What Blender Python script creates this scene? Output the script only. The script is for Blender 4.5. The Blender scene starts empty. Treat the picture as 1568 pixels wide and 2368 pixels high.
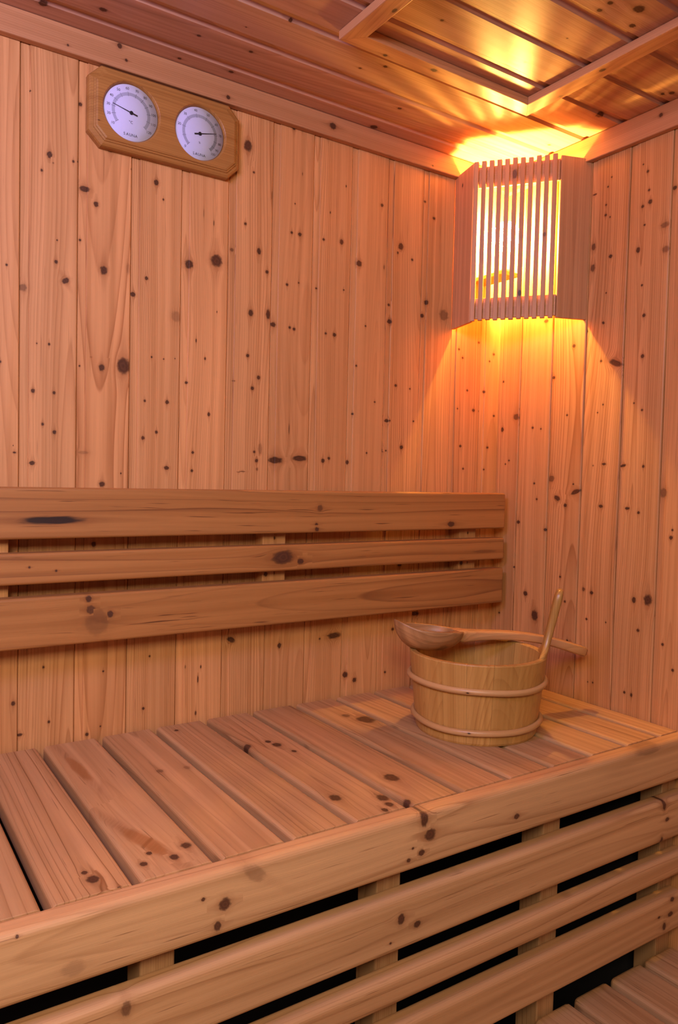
import bpy, bmesh, math, random
from mathutils import Vector, Matrix, noise as mnoise

# ------------------------------------------------------------------ camera, light, exposure
S = bpy.context.scene
COL = S.collection
ZB = 0.85                                   # height of the upper bench above the floor
cam_d = bpy.data.cameras.new('camera')
cam = bpy.data.objects.new('camera', cam_d)
COL.objects.link(cam)
cam_d.lens = 40.1585
cam.matrix_world = Matrix(((0.833450, 0.004706, -0.552575, -1.264449), (-0.552115, 0.048759, -0.832341, -1.257040), (0.023026, 0.998799, 0.043237, 1.288141), (0, 0, 0, 1)))
cam_d.sensor_fit = 'HORIZONTAL'
cam_d.sensor_width = 36.0
cam_d.clip_start = 0.02
S.camera = cam
S.view_settings.view_transform = 'Standard'
S.view_settings.look = 'None'
S.view_settings.gamma = 1.0
S.view_settings.exposure = 0.0
S.cycles.max_bounces = 7
S.cycles.diffuse_bounces = 4
S.cycles.adaptive_threshold = 0.04
S.cycles.sample_clamp_indirect = 4.0

world = bpy.data.worlds.new('world')
S.world = world
world.use_nodes = True
world.node_tree.nodes['Background'].inputs[0].default_value = (1.0, 0.90, 1.15, 1)
world.node_tree.nodes['Background'].inputs[1].default_value = 0.04


def area_light(name, loc, target, sx, sy, power, color):
    d = bpy.data.lights.new(name, 'AREA')
    d.shape = 'RECTANGLE'
    d.size, d.size_y, d.energy, d.color = sx, sy, power, color
    o = bpy.data.objects.new(name, d)
    COL.objects.link(o)
    o.location = loc
    o.rotation_euler = (Vector(target) - Vector(loc)).to_track_quat('-Z', 'Y').to_euler()
    return o


area_light('room_fill', (-1.62, -1.55, 1.94), (-1.20, -0.1, 0.90), 0.7, 0.7, 36, (1.0, 0.89, 0.76))  # unseen warm fill, added to raise the ambient light
area_light('violet_fill', (-1.55, -0.85, 1.95), (-0.75, 0.0, 1.55), 0.4, 0.4, 9.5, (0.85, 0.74, 1.95))  # unseen fill, added to tint the upper left wall violet
BULB_POWER = 8200.0
GLOW_POWER = 390.0

# ------------------------------------------------------------------ helpers


def R3(seed):
    return random.Random(seed)


def link(name, me, mat, parent=None):
    o = bpy.data.objects.new(name, me)
    COL.objects.link(o)
    if mat is not None:
        me.materials.append(mat)
    if parent is not None:
        o.parent = parent
        o.matrix_parent_inverse = parent.matrix_world.inverted()
    return o


def tag(o, label=None, cat=None, group=None, kind=None):
    if label:
        o['label'] = label
    if cat:
        o['category'] = cat
    if group:
        o['group'] = group
    if kind:
        o['kind'] = kind
    return o


def thing(name, loc, label, cat):
    o = bpy.data.objects.new(name, None)
    COL.objects.link(o)
    o.location = loc
    o.empty_display_size = 0.05
    bpy.context.view_layer.update()
    return tag(o, label, cat)


class Geo:
    """Collects solid wood; every piece keeps its own grain frame, growth rings, tint and knots."""

    def __init__(self):
        self.v, self.f, self.b, self.boards, self.smooth = [], [], [], [], []

    def board(self, O, U, V, W, seed=0, ring=None, tint=None, knots=()):
        r = R3(seed)
        if ring is None:
            ring = (r.uniform(-0.05, 0.05), -r.choice((0.03, 0.05, 0.09, 0.14)), r.uniform(0.0026, 0.0042))
        if tint is None:
            tint = (r.uniform(0.90, 1.08), r.uniform(-1, 1), r.uniform(0.7, 1.2))
        off = (r.uniform(-20, 20), r.uniform(-20, 20))
        self.boards.append((Vector(O), Vector(U), Vector(V), Vector(W), off, ring, tint, list(knots)))
        return len(self.boards) - 1

    def add(self, verts, faces, bi, smooth=False):
        n = len(self.v)
        self.v.extend(Vector(p) for p in verts)
        for f in faces:
            self.f.append([i + n for i in f])
            self.b.append(bi)
            self.smooth.append(smooth)

    def prism(self, prof, v0, v1, nv, O, U, V, W, endr=0.0, taper=None, warp=None, **kw):
        """Extrudes the closed profile (u, w) along the grain V."""
        U, V, W, O = Vector(U), Vector(V), Vector(W), Vector(O)
        bi = self.board(O, U, V, W, **kw)
        n = len(prof)
        area = sum(prof[i][0] * prof[(i + 1) % n][1] - prof[(i + 1) % n][0] * prof[i][1] for i in range(n))
        flip = area * U.cross(W).dot(V) < 0
        us = [p[0] for p in prof]
        ws = [p[1] for p in prof]
        cu, cw = (min(us) + max(us)) / 2, (min(ws) + max(ws)) / 2
        hu, hw = (max(us) - min(us)) / 2, (max(ws) - min(ws)) / 2
        st = []
        if isinstance(endr, tuple):
            e0, endr = endr
        else:
            e0 = endr
        if endr > 0:
            st += [(v0, e0), (v0 + e0 * 0.3, e0 * 0.3), (v0 + e0, 0)]
            st += [(v0 + (v1 - v0) * i / nv, 0) for i in range(1, nv)]
            st += [(v1 - endr, 0), (v1 - endr * 0.3, endr * 0.3), (v1, endr)]
        else:
            st = [(v0 + (v1 - v0) * i / nv, 0) for i in range(nv + 1)]
        vs = []
        for (vv, ins) in st:
            for (u, w) in prof:
                du, dw = (u - cu) * (1 - ins / hu), (w - cw) * (1 - ins / hw)
                vs.append(O + U * (cu + du) + W * (cw + dw) + V * vv)
        if warp:
            vs = [warp(p) for p in vs]
        fs = []
        for k in range(len(st) - 1):
            for i in range(n):
                j = (i + 1) % n
                fs.append((k * n + i, k * n + j, (k + 1) * n + j, (k + 1) * n + i))
        fs.append(tuple(range(n))[::-1])
        fs.append(tuple((len(st) - 1) * n + i for i in range(n)))
        if flip:
            fs = [f[::-1] for f in fs]
        self.add(vs, fs, bi)
        return bi

    def build(self, name, mat, parent=None, origin=None):
        me = bpy.data.meshes.new(name)
        me.from_pydata([tuple(p) for p in self.v], [], self.f)
        nl = len(me.loops)
        grain = [0.0] * (nl * 3)
        knot = [0.0] * (nl * 3)
        fr, ft, fk = [], [], []
        li = 0
        for fi, f in enumerate(self.f):
            O, U, V, W, off, ring, tint, knots = self.boards[self.b[fi]]
            loc = []
            for i in f:
                d = self.v[i] - O
                loc.append((d.dot(U), d.dot(W), d.dot(V)))
            cu = sum(p[0] for p in loc) / len(loc)
            cv = sum(p[2] for p in loc) / len(loc)
            best, bd = None, 1e9
            for kn in knots:
                dd = math.hypot((cu - kn[0]) / (kn[2] + .004), (cv - kn[1]) / (kn[3] + .004))
                if dd < bd:
                    best, bd = kn, dd
            for p in loc:
                grain[li * 3:li * 3 + 3] = (p[0], p[1], p[2])
                if best:
                    a, b = p[0] - best[0], p[2] - best[1]
                    if best[5]:
                        c, s = math.cos(best[5]), math.sin(best[5])
                        a, b = a * c + b * s, b * c - a * s
                    knot[li * 3:li * 3 + 3] = (a / best[2], b / best[3], best[2])
                else:
                    knot[li * 3:li * 3 + 3] = (50.0, 50.0, 0.002)
                li += 1
            fr.extend(ring)
            ft.extend(tint)
            fk.extend((off[0], off[1], best[4] if best else 0.0))
        for nm, dom, data in (('grain', 'CORNER', grain), ('knot', 'CORNER', knot), ('ring', 'FACE', fr),
                              ('tint', 'FACE', ft), ('seed', 'FACE', fk)):
            a = me.attributes.new(nm, 'FLOAT_VECTOR', dom)
            a.data.foreach_set('vector', data)
        me.polygons.foreach_set('use_smooth', self.smooth)
        me.update()
        o = link(name, me, mat, parent)
        if origin is not None and parent is None:
            me.transform(Matrix.Translation(-Vector(origin)))
            o.location = origin
        return o


def rr(u0, u1, w0, w1, r, cols=1, seg=4):
    """Rounded rectangle profile; the two long u sides are cut into columns."""
    pts = []
    for (cu, cw, a0) in ((u1 - r, w1 - r, 0), (u0 + r, w1 - r, 90), (u0 + r, w0 + r, 180), (u1 - r, w0 + r, 270)):
        for i in range(seg + 1):
            a = math.radians(a0 + 90 * i / seg)
            pts.append((cu + r * math.cos(a), cw + r * math.sin(a)))
        if a0 in (0, 180) and cols > 1:
            for i in range(1, cols):
                t = i / cols
                if a0 == 0:
                    pts.append((u1 - r + (u0 - u1 + 2 * r) * t, w1))
                else:
                    pts.append((u0 + r + (u1 - u0 - 2 * r) * t, w0))
    return pts


def kn(table, du=0.0, dv=0.0, swap=False):
    """Knot table rows (u, v, ru mm, rv mm, strength, tilt) -> metres in board space."""
    out = []
    for k in table:
        u, v, a, b = k[0] - du, k[1] - dv, k[2] / 1000, k[3] / 1000
        st = k[4] if len(k) > 4 else 1.0
        an = k[5] if len(k) > 5 else 0.0
        out.append((v, u, b, a, st, -an) if swap else (u, v, a, b, st, an))
    return out


def within(knots, u0, u1):
    return [k for k in knots if u0 <= k[0] <= u1]


# ------------------------------------------------------------------ materials
def wood(name, light, dark, ring_c=0.5, rough=0.5, fibre=0.10, bump=0.15, knot_dark=(0.034, 0.011, 0.005),
         knot_mid=(0.100, 0.034, 0.014), line=3.0, blotch=0.16, spec=0.4, streak=0.0):
    m = bpy.data.materials.new(name)
    m.use_nodes = True
    nt = m.node_tree
    N, L = nt.nodes, nt.links
    bs = N['Principled BSDF']

    def att(nm):
        n = N.new('ShaderNodeAttribute')
        n.attribute_name = nm
        s = N.new('ShaderNodeSeparateXYZ')
        L.new(n.outputs['Vector'], s.inputs[0])
        return s.outputs

    def put(inp, x):
        if isinstance(x, (int, float)):
            inp.default_value = x
        elif isinstance(x, tuple):
            inp.default_value = x
        else:
            L.new(x, inp)

    def mth(op, a, b=0.0, c=0.0, clamp=False):
        n = N.new('ShaderNodeMath')
        n.operation = op
        n.use_clamp = clamp
        put(n.inputs[0], a)
        put(n.inputs[1], b)
        if op in ('MULTIPLY_ADD',):
            put(n.inputs[2], c)
        return n.outputs[0]

    def rng(x, a, b, c=0.0, d=1.0, t='SMOOTHSTEP'):
        n = N.new('ShaderNodeMapRange')
        n.interpolation_type = t
        put(n.inputs[0], x)
        for i, q in enumerate((a, b, c, d)):
            put(n.inputs[i + 1], q)
        return n.outputs[0]

    def vec(x, y, z):
        n = N.new('ShaderNodeCombineXYZ')
        put(n.inputs[0], x)
        put(n.inputs[1], y)
        put(n.inputs[2], z)
        return n.outputs[0]

    def noi(v, detail=2.0, scale=1.0, rough_=0.5):
        n = N.new('ShaderNodeTexNoise')
        L.new(v, n.inputs['Vector'])
        n.inputs['Scale'].default_value = scale
        n.inputs['Detail'].default_value = detail
        n.inputs['Roughness'].default_value = rough_
        return n.outputs[0]

    def mix(f, a, b, mode='MIX'):
        n = N.new('ShaderNodeMix')
        n.data_type = 'RGBA'
        n.blend_type = mode
        put(n.inputs[0], f)
        for i, q in ((6, a), (7, b)):
            if isinstance(q, tuple):
                n.inputs[i].default_value = (q[0], q[1], q[2], 1)
            else:
                L.new(q, n.inputs[i])
        return n.outputs[2]

    gu, gw, gv = att('grain')
    ka, kb, kr = att('knot')
    r0, r1, r2 = att('ring')
    tv, th, tc = att('tint')
    s0, s1, ks = att('seed')
    a2 = mth('MULTIPLY', ka, ka)
    b2 = mth('MULTIPLY', kb, kb)
    d = mth('SQRT', mth('ADD', a2, b2))
    dl = mth('ADD', a2, mth('MULTIPLY', b2, 0.32))
    fade = rng(mth('SQRT', dl), 3.6, 1.2)
    # grain flows round the knot
    disp = mth('MULTIPLY', mth('MULTIPLY', mth('DIVIDE', mth('MULTIPLY', ka, kr), mth('MAXIMUM', dl, 1.0)), 0.85), fade)
    wav = mth('SUBTRACT', noi(vec(mth('ADD', mth('MULTIPLY', gu, 7.0), s0), s1, mth('MULTIPLY', gv, 2.2)), 0.0), 0.5)
    u = mth('ADD', mth('SUBTRACT', gu, mth('MULTIPLY', disp, mth('MINIMUM', ks, 1.0))), mth('MULTIPLY', wav, 0.016))
    pith = mth('MULTIPLY', mth('SUBTRACT', noi(vec(s1, s0, mth('MULTIPLY', gv, 0.9)), 1.0), 0.5), 0.075)
    du = mth('SUBTRACT', u, r0)
    dw = mth('ADD', mth('SUBTRACT', gw, r1), pith)
    R = mth('SQRT', mth('ADD', mth('MULTIPLY', du, du), mth('MULTIPLY', dw, dw)))
    ph = mth('DIVIDE', R, r2)
    ph = mth('ADD', ph, mth('MULTIPLY', noi(vec(mth('MULTIPLY', R, 160.0), s0, mth('MULTIPLY', gv, 3.0)), 0.0), 0.9))
    fr = mth('FRACT', ph)
    ring = mth('MULTIPLY', mth('POWER', fr, line), rng(fr, 1.0, 0.93))
    amp = rng(noi(vec(mth('MULTIPLY', R, 45.0), s1, mth('MULTIPLY', gv, 0.7)), 1.0), 0.3, 0.7, 0.35, 1.0)
    ring = mth('MULTIPLY', mth('MULTIPLY', ring, amp), mth('MULTIPLY', tc, ring_c), clamp=True)
    fib = noi(vec(mth('MULTIPLY', u, 900.0), mth('MULTIPLY', gw, 900.0), mth('ADD', mth('MULTIPLY', gv, 14.0), s0)), 2.0)
    blo = noi(vec(mth('ADD', mth('MULTIPLY', gu, 14.0), s1), s0, mth('MULTIPLY', gv, 2.0)), 2.0)
    val = mth('MULTIPLY_ADD', mth('SUBTRACT', fib, 0.5), fibre * 2, 1.0)
    val = mth('MULTIPLY', val, mth('MULTIPLY_ADD', mth('SUBTRACT', blo, 0.5), blotch * 2, 1.0))
    band = noi(vec(mth('ADD', mth('MULTIPLY', u, 95.0), s0), s1, mth('MULTIPLY', gv, 0.8)), 2.0)
    val = mth('MULTIPLY', val, mth('MULTIPLY_ADD', mth('SUBTRACT', band, 0.5), blotch * 2.8, 1.0))
    val = mth('MULTIPLY', val, tv)
    c = mix(ring, light, dark)
    red = mth('MULTIPLY_ADD', th, 0.5, 0.5, clamp=True)
    c = mix(mth('MULTIPLY', rng(band, 0.58, 0.36), 0.35), c, mix(1.0, c, (0.93, 0.80, 0.62), 'MULTIPLY'))
    c = mix(mth('MULTIPLY', red, 0.22), c, mix(1.0, c, (1.06, 0.80, 0.62), 'MULTIPLY'))
    if streak > 0:   # fine dark resin lines along the grain
        sn = noi(vec(mth('ADD', mth('MULTIPLY', u, 330.0), s1), s0, mth('MULTIPLY', gv, 9.0)), 2.0)
        sm = mth('MULTIPLY', rng(sn, 0.66, 0.76), streak)
        c = mix(sm, c, (dark[0] * 0.55, dark[1] * 0.45, dark[2] * 0.4))
    # knots
    kn_n = mth('MULTIPLY', mth('SUBTRACT', noi(vec(mth('MULTIPLY', ka, 1.6), mth('MULTIPLY', kb, 1.6), mth('ADD', s0, mth('MULTIPLY', kr, 900.0))), 2.0), 0.5), 0.75)
    dk = mth('ADD', d, kn_n)
    kst = mth('MINIMUM', ks, 1.0)
    tail = mth('SQRT', mth('ADD', mth('MULTIPLY', a2, 1.3), mth('MULTIPLY', b2, 0.05)))
    tn_ = mth('MULTIPLY', mth('MULTIPLY', rng(tail, 1.35, 0.35), 0.45), mth('MULTIPLY', kst, rng(fib, 0.35, 0.6, 0.5, 1.0)))
    c = mix(tn_, c, (light[0] * 0.50, light[1] * 0.36, light[2] * 0.28))
    halo = mth('MULTIPLY', mth('MULTIPLY', rng(dk, 2.3, 0.9), 0.40), mth('MULTIPLY', kst, rng(ks, 1.8, 1.6)))
    c = mix(halo, c, (light[0] * 0.52, light[1] * 0.38, light[2] * 0.30))
    rk = mth('MULTIPLY_ADD', mth('SINE', mth('MULTIPLY', dk, 13.0)), 0.22, 0.45)
    edge = rng(dk, 0.62, 0.95)
    kc = mix(mth('MAXIMUM', rk, edge), knot_mid, knot_dark)
    kc = mix(rng(ks, 1.05, 1.25), kc, (0.012, 0.006, 0.005))
    resin = rng(ks, 1.6, 1.8)
    kc = mix(resin, kc, (0.27, 0.085, 0.014))
    km = mth('MULTIPLY', mth('MULTIPLY', rng(dk, 1.25, 0.70), mth('MULTIPLY_ADD', resin, -0.38, 0.94)), kst)
    c = mix(km, c, kc)
    vv = N.new('ShaderNodeVectorMath')
    vv.operation = 'SCALE'
    L.new(c, vv.inputs[0])
    L.new(val, vv.inputs['Scale'])
    L.new(vv.outputs[0], bs.inputs['Base Color'])
    L.new(mth('MULTIPLY_ADD', mth('SUBTRACT', fib, 0.5), 0.25, rough), bs.inputs['Roughness'])
    bs.inputs['Specular IOR Level'].default_value = spec
    if bump > 0:
        bp = N.new('ShaderNodeBump')
        bp.inputs['Strength'].default_value = bump
        bp.inputs['Distance'].default_value = 0.0008
        L.new(mth('SUBTRACT', mth('SUBTRACT', mth('MULTIPLY', fib, 0.6), mth('MULTIPLY', ring, 0.5)), mth('MULTIPLY', km, 0.5)), bp.inputs['Height'])
        L.new(bp.outputs[0], bs.inputs['Normal'])
    return m


def plain(name, color, rough=0.5, metal=0.0, spec=0.5):
    m = bpy.data.materials.new(name)
    m.use_nodes = True
    b = m.node_tree.nodes['Principled BSDF']
    n = m.node_tree.nodes.new('ShaderNodeTexNoise')
    n.inputs['Scale'].default_value = 60
    r = m.node_tree.nodes.new('ShaderNodeMapRange')
    r.inputs[3].default_value, r.inputs[4].default_value = max(0.02, rough - 0.06), rough + 0.06
    m.node_tree.links.new(n.outputs[0], r.inputs[0])
    m.node_tree.links.new(r.outputs[0], b.inputs['Roughness'])
    b.inputs['Base Color'].default_value = (*color, 1)
    b.inputs['Metallic'].default_value = metal
    b.inputs['Specular IOR Level'].default_value = spec
    return m


M_WALL = wood('spruce_panelling', (0.58, 0.285, 0.104), (0.33, 0.122, 0.034), 0.95, 0.46, 0.12, 0.14, spec=0.3, blotch=0.20, streak=0.35)
M_CEIL = wood('spruce_ceiling', (0.52, 0.305, 0.195), (0.31, 0.150, 0.085), 0.7, 0.34, 0.08, 0.06, blotch=0.16, spec=0.13)
M_TRIM = wood('spruce_trim', (0.54, 0.265, 0.112), (0.34, 0.130, 0.050), 0.6, 0.45, 0.08, 0.12)
M_RAIL = wood('pine_backrest', (0.375, 0.165, 0.043), (0.14, 0.043, 0.010), 1.15, 0.55, 0.11, 0.18, line=6.5, streak=0.8)
M_BENCH = wood('pine_bench', (0.47, 0.262, 0.112), (0.20, 0.075, 0.020), 1.15, 0.55, 0.11, 0.2, line=10.0, blotch=0.2, streak=0.6)
M_LAMP = wood('cedar_lamp', (0.54, 0.265, 0.112), (0.33, 0.135, 0.055), 0.5, 0.55, 0.09, 0.15, streak=0.2)
M_BUCKET = wood('bucket_pine', (0.48, 0.262, 0.068), (0.30, 0.125, 0.026), 0.6, 0.35, 0.06, 0.08, spec=0.5)
M_HOOP = wood('hoop_willow', (0.52, 0.290, 0.110), (0.36, 0.17, 0.06), 0.4, 0.38, 0.08, 0.06)
M_LADLE = wood('ladle_wood', (0.46, 0.24, 0.090), (0.19, 0.075, 0.024), 0.6, 0.45, 0.10, 0.1, line=1.3, blotch=0.35)
M_GAUGE = wood('gauge_board', (0.36, 0.165, 0.040), (0.210, 0.078, 0.018), 0.7, 0.40, 0.06, 0.06, spec=0.25)
M_DIAL = plain('dial_violet_cast', (0.66, 0.61, 0.80), 0.5)  # white dial with the violet cast of the light in its colour
M_BLACK = plain('needle_black', (0.01, 0.01, 0.012), 0.4)
M_INK = plain('dial_ink', (0.05, 0.045, 0.06), 0.6)
M_BAND = plain('dial_band', (0.45, 0.42, 0.55), 0.6)
M_FLOOR = plain('floor_tile', (0.05, 0.042, 0.038), 0.6)
M_SHADE = plain('under_bench_shade', (0.018, 0.015, 0.013), 0.7)  # near-black: shade under the bench put into the wall colour
M_STEEL = plain('nail_steel', (0.25, 0.2, 0.18), 0.4, 0.8)
M_PORC = plain('porcelain', (0.75, 0.7, 0.62), 0.3)


def glass_mat():
    m = bpy.data.materials.new('dial_glass')
    m.use_nodes = True
    nt = m.node_tree
    nt.nodes.remove(nt.nodes['Principled BSDF'])
    t, g, x, f = (nt.nodes.new(k) for k in ('ShaderNodeBsdfTransparent', 'ShaderNodeBsdfGlossy', 'ShaderNodeMixShader', 'ShaderNodeFresnel'))
    g.inputs['Roughness'].default_value = 0.06
    f.inputs['IOR'].default_value = 1.5
    nt.links.new(f.outputs[0], x.inputs[0])
    nt.links.new(t.outputs[0], x.inputs[1])
    nt.links.new(g.outputs[0], x.inputs[2])
    nt.links.new(x.outputs[0], nt.nodes['Material Output'].inputs[0])
    return m


M_GLASS = glass_mat()


def bulb_mat():
    m = bpy.data.materials.new('bulb_glow')
    m.use_nodes = True
    nt = m.node_tree
    nt.nodes.remove(nt.nodes['Principled BSDF'])
    e = nt.nodes.new('ShaderNodeEmission')
    e.inputs[0].default_value = (1.0, 0.60, 0.13, 1)
    e.inputs[1].default_value = BULB_POWER
    nt.links.new(e.outputs[0], nt.nodes['Material Output'].inputs[0])
    return m


M_BULB = bulb_mat()


def frosted_mat():
    m = bpy.data.materials.new('bulb_frosted')
    m.use_nodes = True
    nt = m.node_tree
    nt.nodes.remove(nt.nodes['Principled BSDF'])
    t, e, a = (nt.nodes.new(k) for k in ('ShaderNodeBsdfTransparent', 'ShaderNodeEmission', 'ShaderNodeAddShader'))
    e.inputs[0].default_value = (1.0, 0.60, 0.13, 1)
    e.inputs[1].default_value = GLOW_POWER
    t.inputs[0].default_value = (0.9, 0.9, 0.9, 1)
    nt.links.new(t.outputs[0], a.inputs[0])
    nt.links.new(e.outputs[0], a.inputs[1])
    nt.links.new(a.outputs[0], nt.nodes['Material Output'].inputs[0])
    return m


M_FROST = frosted_mat()

X, Y, Z = Vector((1, 0, 0)), Vector((0, 1, 0)), Vector((0, 0, 1))

# ------------------------------------------------------------------ knot tables (measured on the boards, heights from the bench top)
LW=[(-1.0137,1.0943,2.8,3.0), (-1.0151,1.0219,1.0,1.1), (-0.9399,1.0238,2.9,3.1), (-0.9863,0.9328,4.0,4.8), (-0.998,0.9064,1.8,2.0),
    (-0.9504,0.9315,1.9,2.0), (-0.9437,0.9327,1.2,1.3), (-0.9326,0.893,8.0,4.5), (-0.9143,0.8726,3.8,4.1), (-0.8921,0.9644,5.2,3.7),
    (-0.8145,0.9301,4.2,4.7), (-0.8017,0.9047,1.6,1.7), (-0.9809,0.9216,1.2,1.2,0.6), (-0.9387,0.8114,1.9,2.0), (-0.9743,0.8039,1.2,1.3),
    (-0.6729,0.8452,2.6,3.2,0.7), (-0.7088,0.8842,1.0,4.5,0.8), (-0.7281,0.8976,1.0,6.7,0.4), (-0.8574,0.9419,1.1,1.0,0.6), (-1.048,0.7527,1.7,1.9),
    (-0.9757,0.7701,2.6,2.9), (-0.9609,0.7429,6.1,4.1,1,0.5), (-1.0242,0.7227,5.7,5.5,0.6), (-0.9009,0.7695,5.6,7.1), (-0.8296,0.7683,2.9,3.1),
    (-0.8517,0.7385,4.5,3.8), (-0.7538,0.8051,7.3,7.1), (-0.7027,0.8199,10.6,10.0), (-0.7764,0.7118,8.1,8.8,0.35), (-1.0038,0.6394,1.0,1.1),
    (-0.9854,0.6403,1.8,2.0), (-0.903,0.6119,4.7,5.5), (-0.8668,0.618,10.6,13.3), (-0.9378,0.6113,1.4,1.6), (-1.0566,0.6054,1.7,1.9),
    (-1.0092,0.5653,2.9,3.3), (-0.9774,0.5648,2.2,2.5), (-0.9944,0.5142,2.0,2.2), (-0.9765,0.5026,2.8,3.2), (-1.0358,0.4679,2.4,1.4),
    (-1.0099,0.4525,4.2,3.0), (-0.8188,0.638,1.6,1.7), (-0.7976,0.6369,1.2,1.2), (-0.7773,0.6398,0.9,1.0), (-0.7216,0.6457,1.7,2.7),
    (-0.7389,0.6753,1.2,3.2), (-0.7556,0.6006,2.4,2.5), (-0.7129,0.5482,2.5,3.7), (-0.83,0.5633,2.0,2.2), (-0.7905,0.5639,3.3,3.4),
    (-0.8325,0.5004,2.9,3.1), (-0.8091,0.5115,2.5,2.7), (-0.7422,0.4793,2.4,2.5), (-0.7434,0.4472,2.4,2.5), (-0.79,0.4508,4.7,3.1),
    (-0.9007,0.421,4.7,4.3), (-0.8693,0.4396,1.3,1.4), (-0.7003,0.7304,0.8,1.8), (-0.6525,0.4475,3.1,1.2,0.7), (-0.6664,0.6111,2.1,0.9,0.5),
    (-0.931,0.472,8.3,2.5,0.3), (-1.0376,0.4786,0.7,0.9), (-0.92,0.6271,1.7,0.8,0.4), (-0.8608,0.7789,3.1,8.5,0.3), (-0.6449,1.0345,7.5,9.6),
    (-0.6322,0.9905,2.2,2.0), (-0.6474,0.8956,2.6,2.5), (-0.619,0.8515,4.1,5.6), (-0.6017,0.8172,3.3,3.1), (-0.6725,0.8449,3.6,3.2,0.7),
    (-0.6334,0.738,4.8,6.1), (-0.5978,0.7402,4.4,8.5), (-0.586,0.7233,5.5,4.3), (-0.5506,1.0916,4.0,3.6), (-0.5322,1.0937,2.6,2.4),
    (-0.551,0.8988,2.6,2.4), (-0.5332,0.8989,3.8,3.4), (-0.5588,0.801,2.8,2.6), (-0.5337,0.8084,1.7,1.6), (-0.5513,0.7221,2.6,2.4),
    (-0.5418,0.7204,3.1,2.9), (-0.48,0.8996,2.7,2.4), (-0.4385,0.903,4.3,5.0), (-0.4933,0.8047,2.1,1.9), (-0.4308,0.8109,1.9,1.7),
    (-0.4706,0.7211,2.4,2.2), (-0.4502,0.721,4.0,3.6), (-0.4661,0.9538,1.2,2.2), (-0.4306,1.012,1.3,2.2), (-0.3953,0.8687,6.4,6.1),
    (-0.2916,0.9215,6.2,6.8), (-0.2992,0.9075,2.1,3.1), (-0.261,0.8998,2.8,2.3), (-0.3425,0.9944,3.7,3.1), (-0.2291,1.0268,2.9,2.3),
    (-0.2055,0.9965,2.9,3.2,0.6), (-0.219,0.8179,4.7,4.9), (-0.2286,0.7889,5.0,4.3), (-0.1697,0.7977,12.7,10.5,0.55), (-0.3177,0.7987,3.0,2.6),
    (-0.3154,0.765,5.4,4.6), (-0.3761,0.7477,1.9,1.7), (-0.3335,0.8718,1.7,4.7,0.6), (-0.4752,1.0945,3.7,3.2), (-0.5934,0.9578,2.8,8.4,0.4),
    (-0.5302,1.012,0.9,2.9,0.7), (-0.5449,0.9535,1.4,1.3), (-0.6381,0.66,3.2,3.1), (-0.6152,0.6222,3.5,3.8), (-0.6275,0.6014,3.5,3.4),
    (-0.5762,0.4712,14.5,5.9), (-0.524,0.4765,15.1,5.0), (-0.6213,0.4851,2.4,2.4), (-0.6162,0.469,3.2,3.2), (-0.6093,0.4907,4.3,9.6,0.4),
    (-0.4706,0.4738,3.9,4.1), (-0.457,0.4788,3.0,2.8), (-0.4116,0.4726,3.8,4.2), (-0.3658,0.4929,2.0,1.7), (-0.3248,0.4999,4.0,3.5),
    (-0.3156,0.4996,2.0,1.8), (-0.2765,0.5083,4.5,3.9), (-0.316,0.5615,5.4,3.7), (-0.3088,0.5619,2.0,1.8), (-0.2958,0.6356,3.4,2.9),
    (-0.2579,0.6318,2.1,1.8), (-0.3965,0.6662,2.2,2.0), (-0.4024,0.5697,2.2,2.0), (-0.3487,0.5975,2.0,1.7), (-0.2459,0.5645,2.1,1.8),
    (-0.6651,0.6118,3.1,0.9,0.6), (-0.645,0.4483,6.6,1.0,0.7), (-0.5482,0.5313,0.9,9.8,0.8), (-0.6149,0.4533,2.2,2.9,0.6), (-0.9133,0.322,3.7,4.1),
    (-0.9909,0.1268,1.7,2.0), (-0.816,0.1251,1.7,1.9), (-0.8955,0.1085,1.6,1.8), (-1.036,0.0745,3.1,3.7), (-1.0261,0.0221,4.4,2.1),
    (-0.9821,0.0367,2.0,2.3), (-0.8262,0.0351,2.3,2.5), (-0.8994,0.0159,1.4,1.5), (-0.9216,0.0059,2.7,3.0), (-0.7261,0.0731,1.3,6.5),
    (-0.7208,0.0952,1.3,3.0), (-0.6615,0.1384,7.3,4.8,1,-0.5), (-0.5601,0.1172,3.9,5.0), (-0.7295,0.0121,1.6,4.1), (-0.7503,0.0987,1.2,2.9,0.6),
    (-0.4357,0.1247,15.0,5.9), (-0.4053,0.041,5.6,6.0), (-0.3825,0.0278,4.9,4.7), (-0.3045,0.0342,2.6,2.3), (-0.2869,0.1241,3.5,3.1),
    (-0.469,0.1213,1.9,1.8), (-0.2275,0.1522,10.9,4.2), (-0.2734,0.2596,5.2,2.8), (-0.1229,0.7298,2.7,2.2), (-0.1116,0.7124,2.7,2.2),
    (-0.0643,0.7515,3.2,2.5), (-0.0167,0.7303,3.3,2.6), (-0.0291,0.7133,2.4,1.9), (-0.0949,0.6422,2.7,2.2), (-0.043,0.6434,3.6,2.9),
    (-0.0744,0.5995,4.0,3.2), (-0.0564,0.5987,2.8,2.2), (-0.1222,0.5999,1.9,1.6), (-0.0106,0.5912,2.9,2.3), (-0.1107,0.5181,3.5,2.8),
    (-0.0279,0.5182,3.3,2.6), (-0.1004,0.468,2.7,2.2), (-0.0369,0.4679,2.4,1.9), (-0.205,0.9966,3.5,2.8), (-0.2187,0.819,4.5,3.8)]
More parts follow.
